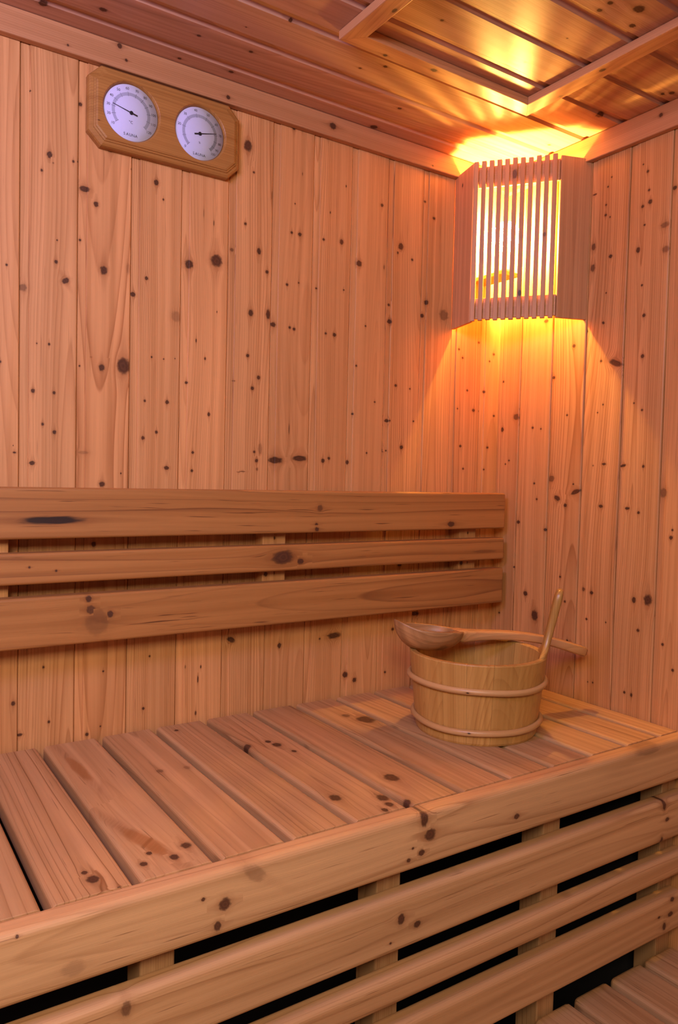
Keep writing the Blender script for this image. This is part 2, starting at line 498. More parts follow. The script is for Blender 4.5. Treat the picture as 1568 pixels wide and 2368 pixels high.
RW=[(0.3725,0.7589,3.4,3.2), (0.2815,0.7595,2.8,2.5), (0.2123,0.7232,3.7,3.7), (0.1605,0.6636,3.9,3.3), (0.2802,0.6844,2.5,2.3),
    (0.3145,0.6768,15.4,5.6,1,-0.35), (0.373,0.6828,3.6,3.5), (0.2888,0.5978,1.8,1.7), (0.3587,0.5959,1.7,1.6), (0.3766,0.5816,2.2,2.1),
    (0.2764,0.5827,1.6,1.4), (0.2008,0.5821,2.4,2.1), (0.1083,0.56,3.0,2.5), (0.1315,0.5566,2.2,1.8), (0.0589,0.5862,7.8,6.4,0.8),
    (0.0177,0.5597,4.4,5.0), (0.0162,0.6684,3.2,2.6), (0.0413,0.4892,2.4,1.9), (0.0307,0.4812,2.0,1.6), (0.1181,0.4389,2.6,2.2),
    (0.1266,0.4049,2.6,2.2), (0.296,0.4802,4.6,2.3), (0.3393,0.477,6.9,2.5,1,0.2), (0.3841,0.4755,2.7,2.7), (0.2704,0.4772,1.9,1.6,0.6),
    (0.1639,0.4496,9.1,6.6,0.7), (0.1823,0.4091,8.2,4.9,1,-0.4), (0.2044,0.3947,4.0,3.8), (0.2297,0.4234,12.4,4.8,1,0.35), (0.2925,0.3965,4.9,3.1),
    (0.3533,0.395,5.1,2.7), (0.3778,0.3879,2.8,2.7), (0.0739,0.3521,4.6,3.8), (0.1527,0.3402,3.6,3.1), (0.4269,0.4272,7.3,8.6,0.6),
    (0.242,0.7487,2.6,3.7), (0.1362,0.7857,5.4,3.3), (0.2231,0.4391,2.0,1.8), (0.1036,0.1958,6.0,5.2), (0.1322,0.1517,8.8,10.7,1,0.2),
    (0.1978,0.2441,2.4,2.1), (0.0669,0.2503,2.3,1.9), (0.0265,0.1408,2.5,2.0), (0.2579,0.2261,3.9,3.7,0.8), (0.2782,0.2216,3.8,3.4),
    (0.2682,0.1667,2.6,2.3), (0.3145,0.1677,1.5,1.4), (0.2122,0.194,2.7,2.4), (0.2219,0.1139,2.4,2.1), (0.3754,0.2212,4.0,5.4),
    (0.4049,0.2255,8.2,10.2), (0.3867,0.1648,3.1,3.0), (0.439,0.1481,2.7,2.6), (0.4611,0.1051,2.6,2.6), (0.3626,0.0399,2.6,2.5),
    (0.378,0.0386,2.3,3.5), (0.289,0.0413,1.9,1.7), (0.277,0.04,1.3,1.2), (0.447,0.3457,3.6,3.6), (0.4491,0.3599,2.0,2.1), (-0.0042,0.1094,3.0,2.3),
    (0.3586,1.0419,1.5,1.4), (0.3689,1.0258,2.7,2.5), (0.289,1.0404,1.7,1.5), (0.2812,1.0241,2.0,1.8), (0.3729,0.9903,2.4,2.2),
    (0.3763,0.9679,4.2,3.9), (0.3605,0.9635,3.0,2.8), (0.2782,0.9899,2.0,1.8), (0.278,0.9702,2.7,2.4), (0.288,0.9636,2.0,1.8), (0.3662,0.928,2.1,2.0),
    (0.3544,0.8843,4.2,5.1), (0.293,0.8866,3.9,3.5), (0.4085,0.9169,8.0,5.0,0.6), (0.4122,0.8721,6.8,6.0,0.6), (0.2509,0.9152,5.4,6.5,0.8),
    (0.2508,0.8735,6.1,7.1,0.8), (0.3658,0.8163,2.1,2.0), (0.3722,0.7593,2.6,2.5), (0.2822,0.759,2.6,2.4), (0.286,0.817,1.6,1.5),
    (0.4243,0.9792,4.0,3.8), (0.2489,1.019,4.8,1.6)]
CE=[(-0.0462,-1.0076,5.3,6.4), (-0.085,-0.9299,4.8,5.8), (-0.1067,-0.7865,2.8,3.4), (-0.1148,-0.6992,3.0,3.6), (-0.2242,-0.6877,2.6,3.1),
    (-0.1712,-0.7361,1.3,1.6), (-0.0267,-0.7868,2.8,3.4), (-0.0397,-0.6991,3.7,4.4), (-0.3598,-0.5033,2.4,2.9), (-0.3552,-0.3175,3.0,3.6),
    (-0.512,-0.3334,3.6,4.3), (-0.5318,-0.3352,3.8,4.5), (-0.5469,-0.2896,7.2,8.6), (-0.5168,-0.2628,4.5,5.3), (-0.4383,-0.3155,1.4,1.7),
    (-0.4253,-0.0461,3.5,4.2), (-0.4363,-0.0367,4.4,5.3), (-0.3098,-0.0697,6.6,7.9), (-0.1705,-0.0479,2.7,3.3), (-0.208,-0.4955,3.2,3.8),
    (-0.179,-0.5267,2.3,2.8), (-0.1094,-0.3877,3.4,4.1), (-0.0215,-0.3826,6.5,7.7)]
TL=[(1.125,-0.8833,4.1,4.0), (1.1062,-0.8723,2.2,2.2), (1.1,-0.9637,1.7,1.6), (1.1002,-0.6921,3.4,3.6), (1.0712,-1.0378,2.1,1.9),
    (1.1102,-0.4741,5.8,6.7), (1.0967,-0.225,1.5,1.8)]
TR=[(1.1125,-0.4009,3.6,3.9)]
RA=[(0.3659,-0.993,6.1,46.2,1.3), (0.3438,-0.5183,3.7,4.0), (0.3834,-0.5126,6.1,5.6,0.7), (0.3528,-0.5195,3.0,3.2), (0.349,-0.1854,5.4,9.2),
    (0.2946,-0.5892,12.6,21.4), (0.2852,-0.5525,5.4,6.3), (0.2417,-0.937,5.0,4.5), (0.2244,-0.9335,6.9,6.8,0.8), (0.2151,-0.9029,5.1,4.7),
    (0.203,-0.9232,19.7,17.3,0.35), (0.2954,-1.0249,1.8,1.5), (0.2884,-0.9862,1.8,1.6), (0.288,-0.0861,3.2,33.3,0.4)]
SL=[(-1.0361,-0.4485,6.7,8.0), (-1.0168,-0.4803,2.3,2.7), (-1.0403,-0.4302,3.3,3.9), (-0.9437,-0.4481,5.1,6.2), (-0.9789,-0.4453,4.2,5.0),
    (-0.9651,-0.4248,3.5,4.2), (-0.9218,-0.429,5.9,7.0), (-0.8678,-0.1959,4.9,5.9,0.5), (-0.8287,-0.2031,4.8,5.8,0.4), (-0.5847,-0.3891,10.3,12.4),
    (-0.4611,-0.1501,15.0,17.9), (-0.4795,-0.1136,7.2,8.6,0.7), (-0.7101,-0.1649,7.0,8.4), (-0.6644,-0.1842,7.0,8.5), (-0.6954,-0.4066,8.0,9.6),
    (-0.712,-0.405,4.5,5.5), (-0.6387,-0.44,8.1,9.7), (-0.6437,-0.4612,5.6,6.7), (-0.6173,-0.4656,5.7,6.9), (-0.6593,-0.4722,4.4,5.2),
    (-0.6547,-0.2239,3.8,4.5), (-0.67,-0.1645,4.8,5.8), (-0.3446,-0.4202,6.2,7.5), (-0.7801,-0.0373,3.5,4.2)]
FB=[(-0.0362,-0.9079,6.9,7.0), (-0.0587,-0.9164,5.4,4.1), (-0.0232,-0.9339,2.2,2.2), (-0.0073,-0.6211,9.9,6.5), (-0.0302,-0.6106,8.0,9.2),
    (-0.0512,-0.6247,4.3,5.2), (-0.0416,-0.6397,1.6,1.9), (-0.056,-0.6464,2.7,3.2), (-0.0115,-0.8709,7.6,14.6,0.35,0.6), (-0.0436,-0.4468,4.2,5.4),
    (-0.1144,-1.0178,7.8,4.9,0.7), (-0.1315,-0.656,6.9,5.7), (-0.1464,-0.6287,4.4,5.3), (-0.1583,-0.6728,1.6,1.9), (-0.1082,-0.0827,9.1,4.4),
    (-0.1723,-0.087,9.1,4.4), (-0.1353,-0.0733,3.6,5.5), (-0.2736,-0.0762,6.6,4.5), (-0.3259,-0.0688,6.6,4.6), (-0.3053,-0.0852,2.2,3.4),
    (-0.3093,-0.0521,4.4,6.9), (-0.2843,-0.0475,3.7,5.8), (-0.0038,-1.1239,1.6,1.4), (-0.0529,-1.0714,7.4,11.3,0.25), (-0.0029,-0.135,7.5,31.4,0.4)]

# ------------------------------------------------------------------ the room
CEIL = 1.131


def panelling(name, seams, U, V, O, W, v0, v1, knots, mat, seed0, dep=0.0020, lip=0.0003, raised=0.0):
    """Tongue and groove boards: flat face, recessed strip and fine joint on each board."""
    g = Geo()
    for i in range(len(seams) - 1):
        a, b = seams[i], seams[i + 1]
        p = b - a
        v0b = -0.045 if raised > 0 and b < raised else v0
        rec = 0.0130 - lip * 0.4
        prof = [(0.0004, -0.014), (0.0004, -0.0045), (0.0011, -dep - 0.0006), (0.0016, -dep)]
        prof += [(rec, -dep), (rec + 0.0003, -dep - 0.0005), (rec + 0.0009, -dep - 0.0005), (rec + 0.0009 + lip, -0.0003), (rec + 0.0013 + lip, 0.0)]
        face = p - rec - 0.0013 - lip - 0.0022
        prof += [(rec + 0.0013 + lip + face * k / 7, 0.0) for k in range(1, 8)]
        prof += [(p - 0.0012, -0.0005), (p - 0.0003, -0.0016), (p - 0.0001, -0.0042), (p - 0.0001, -0.014)]
        ks = within(knots, a, b)
        ks = [(k[0] - a,) + tuple(k[1:]) for k in ks]
        # a few tiny pin knots of its own
        r = R3(seed0 + i)
        g.prism(prof, v0b, v1, int((v1 - v0b) / (0.010 if ks else 0.05)), Vector(O) + Vector(U) * a, U, V, W, seed=seed0 + i, knots=ks,
                ring=(r.uniform(-0.02, 0.10), -r.choice((0.012, 0.02, 0.03, 0.06, 0.1)), r.uniform(0.0028, 0.0046)),
                tint=(r.uniform(0.91, 1.09), r.uniform(-1, 1), r.uniform(0.6, 1.3)))
    o = g.build(name, mat)
    return tag(o, kind='structure')


sl = [-1.0293 - 0.0876 * k for k in range(11, 0, -1)] + [-1.0293, -.9424, -.8561, -.768, -.680, -.5918, -.5038, -.4158, -.326, -.2334, -.1449, -.0559, 0.0135]
panelling('wall_left', sl, X, Z, (0, 0, ZB), -Y, -0.045, CEIL + 0.01, kn(LW), M_WALL, 100)
sr = [-0.0, .067, .1552, .2412, .331] + [.331 + .0883 * k for k in range(1, 22)]
panelling('wall_right', sr, -Y, Z, (0, 0, ZB), -X, -ZB, CEIL + 0.01, kn(RW), M_WALL, 200, raised=0.45)
panelling('wall_back', [.0885 * k for k in range(0, 25)], Y, Z, (-1.99, -2.17, ZB), X, -ZB, CEIL + 0.01, [], M_WALL, 300)
sc = [-2.17] + [-.0645 - .0876 * k for k in range(23, -1, -1)] + [0.014]
panelling('ceiling', sc, Y, X, (0, 0, ZB + CEIL), -Z, -2.0, 0.014, kn(CE), M_CEIL, 400, 0.0042, 0.0045)

me = bpy.data.meshes.new('floor')
bm = bmesh.new()
bmesh.ops.create_cube(bm, size=1)
bmesh.ops.scale(bm, vec=(2.1, 2.3, 0.06), verts=bm.verts)
bmesh.ops.translate(bm, vec=(-0.98, -1.08, -0.03), verts=bm.verts)
bm.to_mesh(me)
bm.free()
tag(link('floor', me, M_FLOOR), kind='structure')




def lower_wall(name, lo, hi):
    """Stretch of wall under the bench, near-black to paint in the deep shade."""
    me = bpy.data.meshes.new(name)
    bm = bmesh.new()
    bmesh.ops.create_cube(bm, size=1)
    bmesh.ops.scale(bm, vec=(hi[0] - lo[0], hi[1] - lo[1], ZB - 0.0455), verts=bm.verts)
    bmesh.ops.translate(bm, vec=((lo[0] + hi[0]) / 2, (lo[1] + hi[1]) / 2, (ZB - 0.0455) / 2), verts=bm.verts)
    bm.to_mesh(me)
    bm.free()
    tag(link(name, me, M_SHADE), kind='structure')


lower_wall('wall_left_shade', (-1.986, 0.0, 0), (0.0005, 0.016, 0))
lower_wall('wall_right_shade', (0.0, -0.4190, 0), (0.016, 0.016, 0))


def trim(name, u0, u1, v0, v1, O, U, V, W, th, knots, seed):
    g = Geo()
    g.prism(rr(u0, u1, 0.0, th, 0.002, 2, 2), v0, v1, int((v1 - v0) / 0.02), O, U, V, W, knots=knots, seed=seed, tint=(0.86, 0.3, 1.0),
            ring=(0.02, -0.02, 0.0035))
    return tag(g.build(name, M_TRIM), kind='structure')


trim('trim_1', 1.090, CEIL - 0.0005, -1.99, 0.0, (0, 0, ZB), Z, X, -Y, 0.015, kn(TL), 501)
trim('trim_2', 1.083, CEIL - 0.0005, -2.1, -0.0155, (0, 0, ZB), Z, Y, -X, 0.014, kn(TR), 502)

# ------------------------------------------------------------------ batten frame on the ceiling
fx0, fx1, fy0, fy1, fw, fh = -0.615, -0.198, -0.680, -0.248, 0.032, 0.014
frame = thing('ceiling_frame', (fx0, fy1, ZB + CEIL), 'rectangular frame of pale wooden battens fixed flat under the boarded ceiling', 'frame')


def mitred(p0, p1, inward, seed):
    """A batten whose ends are cut at 45 degrees towards the inside of the frame."""
    g = Geo()
    p0, p1 = Vector(p0), Vector(p1)
    V = (p1 - p0).normalized()
    U = Vector(inward)
    L_ = (p1 - p0).length
    prof = rr(0.0, fw, 0.0, fh, 0.0015, 1, 2)

    def warp(p):
        d = p - p0
        u, v = d.dot(U), d.dot(V)
        t = v / L_
        return p + V * (u * (1 - 2 * t))
    g.prism(prof, 0.0003, L_ - 0.0003, 14, p0, U, V, -Z, seed=seed, warp=warp, tint=(1.0, 0.0, 1.0),
            knots=[(0.02, L_ * 0.42, 0.004, 0.006, 1, 0), (0.008, L_ * 0.2, 0.003, 0.004, 1, 0), (0.025, L_ * 0.75, 0.003, 0.005, 1, 0)])
    return g.build('batten', M_TRIM, frame)


zc = ZB + CEIL - 0.0004
mitred((fx0, fy1, zc), (fx1, fy1, zc), (0, -1, 0), 511)
mitred((fx1, fy1, zc), (fx1, fy0, zc), (-1, 0, 0), 512)
mitred((fx1, fy0, zc), (fx0, fy0, zc), (0, 1, 0), 513)
mitred((fx0, fy0, zc), (fx0, fy1, zc), (1, 0, 0), 514)

# ------------------------------------------------------------------ upper bench
XL = -1.985
bench = thing('sauna_bench', (-0.9, -0.25, 0.0), 'upper sauna bench of worn pine slats with a slatted front of four boards', 'bench')
BS = [-1.0955 + 0.0936 * k for k in range(-8, 12)]
SW, ST = 0.0835, 0.028
slk = kn(SL) + [(-0.960, -0.395, 0.011, 0.050, 2.0, 0.25), (-0.968, -0.13, 0.009, 0.050, 1.95, 0.05)]
sl_t = {8: (0.97, -0.5, 0.8), 9: (1.0, 0.8, 1.6), 10: (1.06, 0.0, 0.6), 11: (1.03, 0.2, 1.0), 12: (0.96, 0.1, 1.1), 13: (0.97, 0.4, 1.0), 14: (0.95, 0.2, 1.2)}
edges = [(e - SW, e) for e in BS] + [(BS[-1] + 0.0101, -0.0035)]
for i, (a, b) in enumerate(edges):
    g = Geo()
    r = R3(600 + i)
    ks = [(k[0] - a,) + tuple(k[1:]) for k in within(slk, a, b)]
    g.prism(rr(0, b - a, -ST, 0, 0.0055, 9, 4), -0.4785, -0.004, 80, (a, 0, ZB), X, Y, Z, endr=(0.0007, 0.004), seed=600 + i, knots=ks,
            ring=(r.uniform(0.0, 0.09), -r.choice((0.02, 0.035, 0.06)), r.uniform(0.006, 0.012)),
            tint=sl_t.get(i, (r.uniform(0.93, 1.05), r.uniform(-0.6, 0.8), r.uniform(0.8, 1.2))))
    g.build('slat', M_BENCH, bench)
FBK = kn(FB)
for i, (z0, z1, tn) in enumerate(((-0.0725, 0.0015, (1.22, -0.3, 1.0)), (-0.175, -0.1015, (1.20, -0.1, 0.9)), (-0.246, -0.206, (1.08, 1.0, 0.9)), (-0.345, -0.277, (1.14, 0.2, 0.9)))):
    g = Geo()
    ks = within(FBK, z0, z1)
    g.prism(rr(z0, z1, 0, 0.030, 0.0085, 7, 5), XL, -0.006 - (0.012 if i == 3 else 0.0), 180, (0, -0.479, ZB), Z, X, -Y, endr=0.003, seed=640 + i,
            knots=ks, tint=tn, ring=((z0 + z1) / 2 + (0.01, -0.02, 0.03, 0.0)[i], -0.022, (0.011, 0.012, 0.010, 0.013)[i]))
    g.build('front_board', M_BENCH, bench)
for i, x0 in enumerate((-1.595, -1.2755, -0.993, -0.6738, -0.3535, -0.0435)):
    g = Geo()
    g.prism(rr(x0, x0 + 0.0395, 0, 0.044, 0.002, 1, 2), -ZB, -ST - 0.045, 10, (0, -0.4785, ZB), X, Z, Y, seed=660 + i, tint=(0.95, 0.5, 1.0))
    g.build('post', M_BENCH, bench)
for i, y0 in enumerate((-0.4785, -0.06)):
    g = Geo()
    g.prism(rr(-ST - 0.0445, -ST - 0.0005, 0, 0.034, 0.002, 1, 2), XL, -0.002, 4, (0, y0, ZB), Z, X, Y, seed=680 + i)
    g.build('bearer', M_BENCH, bench)

# ------------------------------------------------------------------ lower bench
low = thing('lower_bench', (-0.9, -0.7, 0.0), 'low step bench of narrow wooden slats below the slatted front', 'bench')
ZL = ZB - 0.3965
for i in range(20):
    b = -0.0025 - 0.0935 * i
    a = b - 0.0805
    if a < XL:
        break
    g = Geo()
    r = R3(700 + i)
    g.prism(rr(0, b - a, -ST, 0, 0.007, 4, 4), -0.92, -0.4815, 4, (a, 0, ZL), X, Y, Z, endr=0.005, seed=700 + i,
            ring=(r.uniform(0.0, 0.09), -0.03, r.uniform(0.006, 0.01)), tint=(r.uniform(0.9, 1.02), r.uniform(-0.4, 0.6), 1.2))
    g.build('slat', M_BENCH, low)
for i, y0 in enumerate((-0.90, -0.53)):
    g = Geo()
    g.prism(rr(-ST - 0.0445, -ST - 0.0005, 0, 0.030, 0.002, 1, 2), XL, -0.004, 4, (0, y0, ZL), Z, X, Y, seed=730 + i)
    g.build('bearer', M_BENCH, low)
    for x0 in (-0.06, -0.95, XL + 0.02):
        g = Geo()
        g.prism(rr(x0, x0 + 0.04, 0.0, 0.030, 0.002, 1, 2), -ZL, -ST - 0.045, 4, (0, y0, ZL), X, Z, Y, seed=740 + i)
        g.build('leg', M_BENCH, low)

# ------------------------------------------------------------------ backrest
back = thing('backrest', (-0.5, 0.0, ZB + 0.17), 'slatted wooden backrest of three horizontal rails on the left wall', 'backrest')
RAK = kn(RA)
for i, (z0, z1, tn) in enumerate(((0.3375, 0.4155, (1.0, 0.3, 1.0)), (0.269, 0.3165, (1.03, 0.6, 0.8)), (0.1715, 0.249, (1.0, 0.2, 1.0)))):
    g = Geo()
    g.prism(rr(z0, z1, 0, 0.028, 0.004, 7, 4), XL, -0.0262, 180, (0, -0.032, ZB), Z, X, -Y, endr=0.0025, seed=760 + i, knots=within(RAK, z0, z1), tint=tn,
            ring=((z0 + z1) / 2 + (-0.02, 0.03, 0.0)[i], -0.018, (0.0095, 0.012, 0.0105)[i]))
    g.build('rail', M_RAIL, back)
for i, x0 in enumerate((-1.55, -1.0965, -0.6165, -0.134)):
    g = Geo()
    kk = [(x0 + 0.024, 0.327, 0.0018, 0.003, 1.1, 0), (x0 + 0.024, 0.262, 0.0015, 0.003, 1.1, 0), (x0 + 0.007, 0.261, 0.004, 0.004, 1, 0)]
    g.prism(rr(x0, x0 + 0.0475, 0, 0.0315, 0.0015, 2, 2), 0.185, 0.400, 10, (0, -0.0002, ZB), X, Z, -Y, seed=780 + i, knots=kk, tint=(1.0, 0.0, 0.7))
    g.build('batten', M_WALL, back)

# ------------------------------------------------------------------ corner lamp
lamp = thing('corner_lamp', (-0.075, -0.105, ZB + 0.772), 'glowing corner lamp with a wooden shade of upright slats under the ceiling', 'lamp')
LT, LB = 1.090, 0.772
pA, pB, pC, pD = Vector((-.1475, -0.0002, 0)), Vector((-.170, -.080, 0)), Vector((-.064, -.2185, 0)), Vector((-0.0002, -.241, 0))


def upright(p, q, z0, z1, th, seed, name, side=1, ks=(), tint=None, rad=0.0015, ring=None):
    """A vertical board standing on the plan line p-q, thickness towards the corner."""
    V = Z
    U = (q - p).normalized()
    W = Vector((-U.y, U.x, 0)) * side
    g = Geo()
    g.prism(rr(0, (q - p).length, 0, th, rad, 3, 2), z0, z1, 14, p + Z * ZB, U, V, W, endr=0.001, seed=seed, knots=ks, tint=tint, ring=ring)
    return g.build(name, M_LAMP, lamp)


nU = (pC - pB).normalized()
nW = Vector((-nU.y, nU.x, 0))          # towards the corner
upright(pA, pB, LB - 0.002, LT + 0.004, 0.008, 801, 'side_panel', ks=[(0.035, 1.066, 0.0025, 0.004, 1, 0)], tint=(1.18, -0.3, 1.0))
upright(pC, pD, LB, LT + 0.001, 0.008, 802, 'side_panel', tint=(0.92, 0.4, 1.0), ring=(0.035, -0.012, 0.004))
NS = 11
pitch = ((pC - pB).length - 0.0035) / NS
for i in range(NS):
    r = R3(820 + i)
    a = pB + nU * (0.0025 + pitch * i) - nW * 0.0085
    kk = {5: [(0.004, 1.060, 0.006, 0.009, 0.8, 0)], 6: [(0.006, 0.822, 0.0035, 0.006, 1, 0)], 9: [(0.004, 0.935, 0.003, 0.004, 0.7, 0)]}.get(i, ())
    upright(a, a + nU * 0.0093, LB - 0.001 + r.uniform(-.001, .001), LT + r.uniform(-.001, .003), 0.008, 820 + i, 'slat',
            ks=kk, tint=(r.uniform(0.97, 1.06), r.uniform(-.5, .6), 0.8), rad=0.001)
for z0, z1 in ((LB + 0.004, LB + 0.046), (LT - 0.048, LT - 0.006)):
    g = Geo()
    g.prism(rr(z0, z1, 0, 0.006, 0.001, 1, 2), 0.003, (pC - pB).length - 0.003, 3, pB + Z * ZB, Z, nU, nW, seed=840)
    g.build('crossbar', M_LAMP, lamp)


def lathe(bm, prof, center, axis='Z', seg=24):
    rings = []
    for (r, h) in prof:
        ring = []
        for i in range(seg):
            a = 2 * math.pi * i / seg
            if axis == 'Z':
                p = (r * math.cos(a), r * math.sin(a), h)
            else:                       # axis along -y
                p = (r * math.cos(a), -h, r * math.sin(a))
            ring.append(bm.verts.new(Vector(center) + Vector(p)))
        rings.append(ring)
    for k in range(len(rings) - 1):
        for i in range(seg):
            j = (i + 1) % seg
            bm.faces.new((rings[k][i], rings[k][j], rings[k + 1][j], rings[k + 1][i]))
    return rings


def bm_obj(bm, name, mat, parent=None, smooth=True):
    bmesh.ops.remove_doubles(bm, verts=bm.verts, dist=1e-6)
    bmesh.ops.recalc_face_normals(bm, faces=bm.faces)
    me = bpy.data.meshes.new(name)
    bm.to_mesh(me)
    bm.free()
    me.polygons.foreach_set('use_smooth', [smooth] * len(me.polygons))
    return link(name, me, mat, parent)


bc = Vector((-0.062, -0.072, ZB + 0.965))
bm = bmesh.new()
lathe(bm, [(0.0001, 0.034), (0.014, 0.031), (0.025, 0.021), (0.0300, 0.005), (0.028, -0.009), (0.019, -0.022), (0.011, -0.030)], bc, seg=16)
env = bm_obj(bm, 'bulb', M_FROST, lamp)
bm = bmesh.new()
lathe(bm, [(0.0001, 0.0095), (0.0035, 0.0085), (0.0055, 0.004), (0.0055, -0.004), (0.0035, -0.0085), (0.0001, -0.0095)], bc, seg=10)
bm_obj(bm, 'filament', M_BULB, env)
bm = bmesh.new()
rg = lathe(bm, [(0.0001, -0.0305), (0.0135, -0.0305), (0.015, -0.036), (0.015, -0.066), (0.019, -0.070), (0.019, -0.078), (0.0001, -0.078)], bc, seg=20)
bm_obj(bm, 'socket', M_PORC, lamp)
g = Geo()
g.prism(rr(-0.024, 0.024, 0, 0.008, 0.001, 1, 2), 0.0, 0.095, 2, Vector((-0.070, -0.0005, ZB + 0.879)), X, -Y, Z, seed=850)
g.build('bracket', M_LAMP, lamp)

# ------------------------------------------------------------------ thermometer and hygrometer board
gx0, gx1, gz0, gz1, gc = -.932, -.669, .9615, 1.0875, .0205
gauge = thing('sauna_thermometer', (-0.80, 0.0, ZB + 1.024), 'brown wooden board with two round white dials reading heat and humidity', 'thermometer')


def octo(ins, y):
    a, b, c_, d_ = gx0 + ins, gx1 - ins, gz0 + ins, gz1 - ins
    k = gc - ins * 0.42
    return [Vector(p) for p in ((a, y, c_ + k), (a + k, y, c_), (b - k, y, c_), (b, y, c_ + k), (b, y, d_ - k), (b - k, y, d_), (a + k, y, d_), (a, y, d_ - k))]


DL = (Vector((-0.8637, 0, 1.0245)), 0.0448)
DR = (Vector((-0.7445, 0, 1.0232)), 0.0440)
bm = bmesh.new()
levels = [(0.0, -0.0004), (0.0, -0.010), (0.0012, -0.0135), (0.0040, -0.0158), (0.0075, -0.0165), (0.0078, -0.0182), (0.0105, -0.0190),
          (0.0108, -0.0205), (0.0135, -0.0215)]
loops = [[bm.verts.new(p + Z * ZB) for p in octo(i_, y_)] for i_, y_ in levels]
for k in range(len(loops) - 1):
    for i in range(8):
        j = (i + 1) % 8
        bm.faces.new((loops[k][i], loops[k][j], loops[k + 1][j], loops[k + 1][i]))
bm.faces.new(loops[0][::-1])
outer = [bm.edges.get((loops[-1][i], loops[-1][(i + 1) % 8])) for i in range(8)]
edges_fill = list(outer)
for cen, rad in (DL, DR):
    rings = []
    for (dr, y) in ((0.0032, -0.0215), (0.0020, -0.0205), (0.0006, -0.0180), (0.0, -0.0155)):
        rings.append([bm.verts.new((cen.x + (rad + dr) * math.cos(2 * math.pi * i / 64), y, ZB + cen.z + (rad + dr) * math.sin(2 * math.pi * i / 64))) for i in range(64)])
    for k in range(3):
        for i in range(64):
            j = (i + 1) % 64
            bm.faces.new((rings[k][i], rings[k][j], rings[k + 1][j], rings[k + 1][i]))
    bm.faces.new(rings[-1])
    edges_fill += [bm.edges.get((rings[0][i], rings[0][(i + 1) % 64])) for i in range(64)]
bmesh.ops.triangle_fill(bm, edges=edges_fill, use_beauty=True)
bmesh.ops.recalc_face_normals(bm, faces=bm.faces)
g = Geo()
bi = g.board((-0.8, 0, ZB + 1.024), Z, X, -Y, seed=901, ring=(0.08, -0.03, 0.0034), tint=(1.0, 0.0, 1.0), knots=[(-0.027, -0.117, 0.0009, 0.0018, 0.8, 0)])
bm.verts.index_update()
g.add([v.co.copy() for v in bm.verts], [[v.index for v in f.verts] for f in bm.faces], bi)
bm.free()
g.build('board', M_GAUGE, gauge)


def text_tris(txt, size, cx, cz, y, bm, ang=0.0, bold=0.0):
    cu = bpy.data.curves.new('lettering', 'FONT')
    cu.body = txt
    cu.size = size
    cu.align_x, cu.align_y = 'CENTER', 'CENTER'
    cu.offset = bold
    cu.resolution_u = 3
    o = bpy.data.objects.new('lettering', cu)
    COL.objects.link(o)
    dg = bpy.context.evaluated_depsgraph_get()
    me = o.evaluated_get(dg).to_mesh()
    vs = []
    c, s = math.cos(ang), math.sin(ang)
    for v in me.vertices:
        vs.append(bm.verts.new((cx + v.co.x * c - v.co.y * s, y, cz + v.co.x * s + v.co.y * c)))
    for p in me.polygons:
        try:
            bm.faces.new([vs[i] for i in p.vertices])
        except ValueError:
            pass
    o.evaluated_get(dg).to_mesh_clear()
    bpy.data.objects.remove(o)
    bpy.data.curves.remove(cu)


def dash(bm, cx, cz, r0, r1, ang, w, y, w1=None):
    w1 = w if w1 is None else w1
    c, s = math.cos(ang), math.sin(ang)
    vs = [bm.verts.new((cx + c * r - s * q, y, cz + s * r + c * q)) for r, q in ((r0, -w), (r1, -w1), (r1, w1), (r0, w))]
    bm.faces.new(vs)


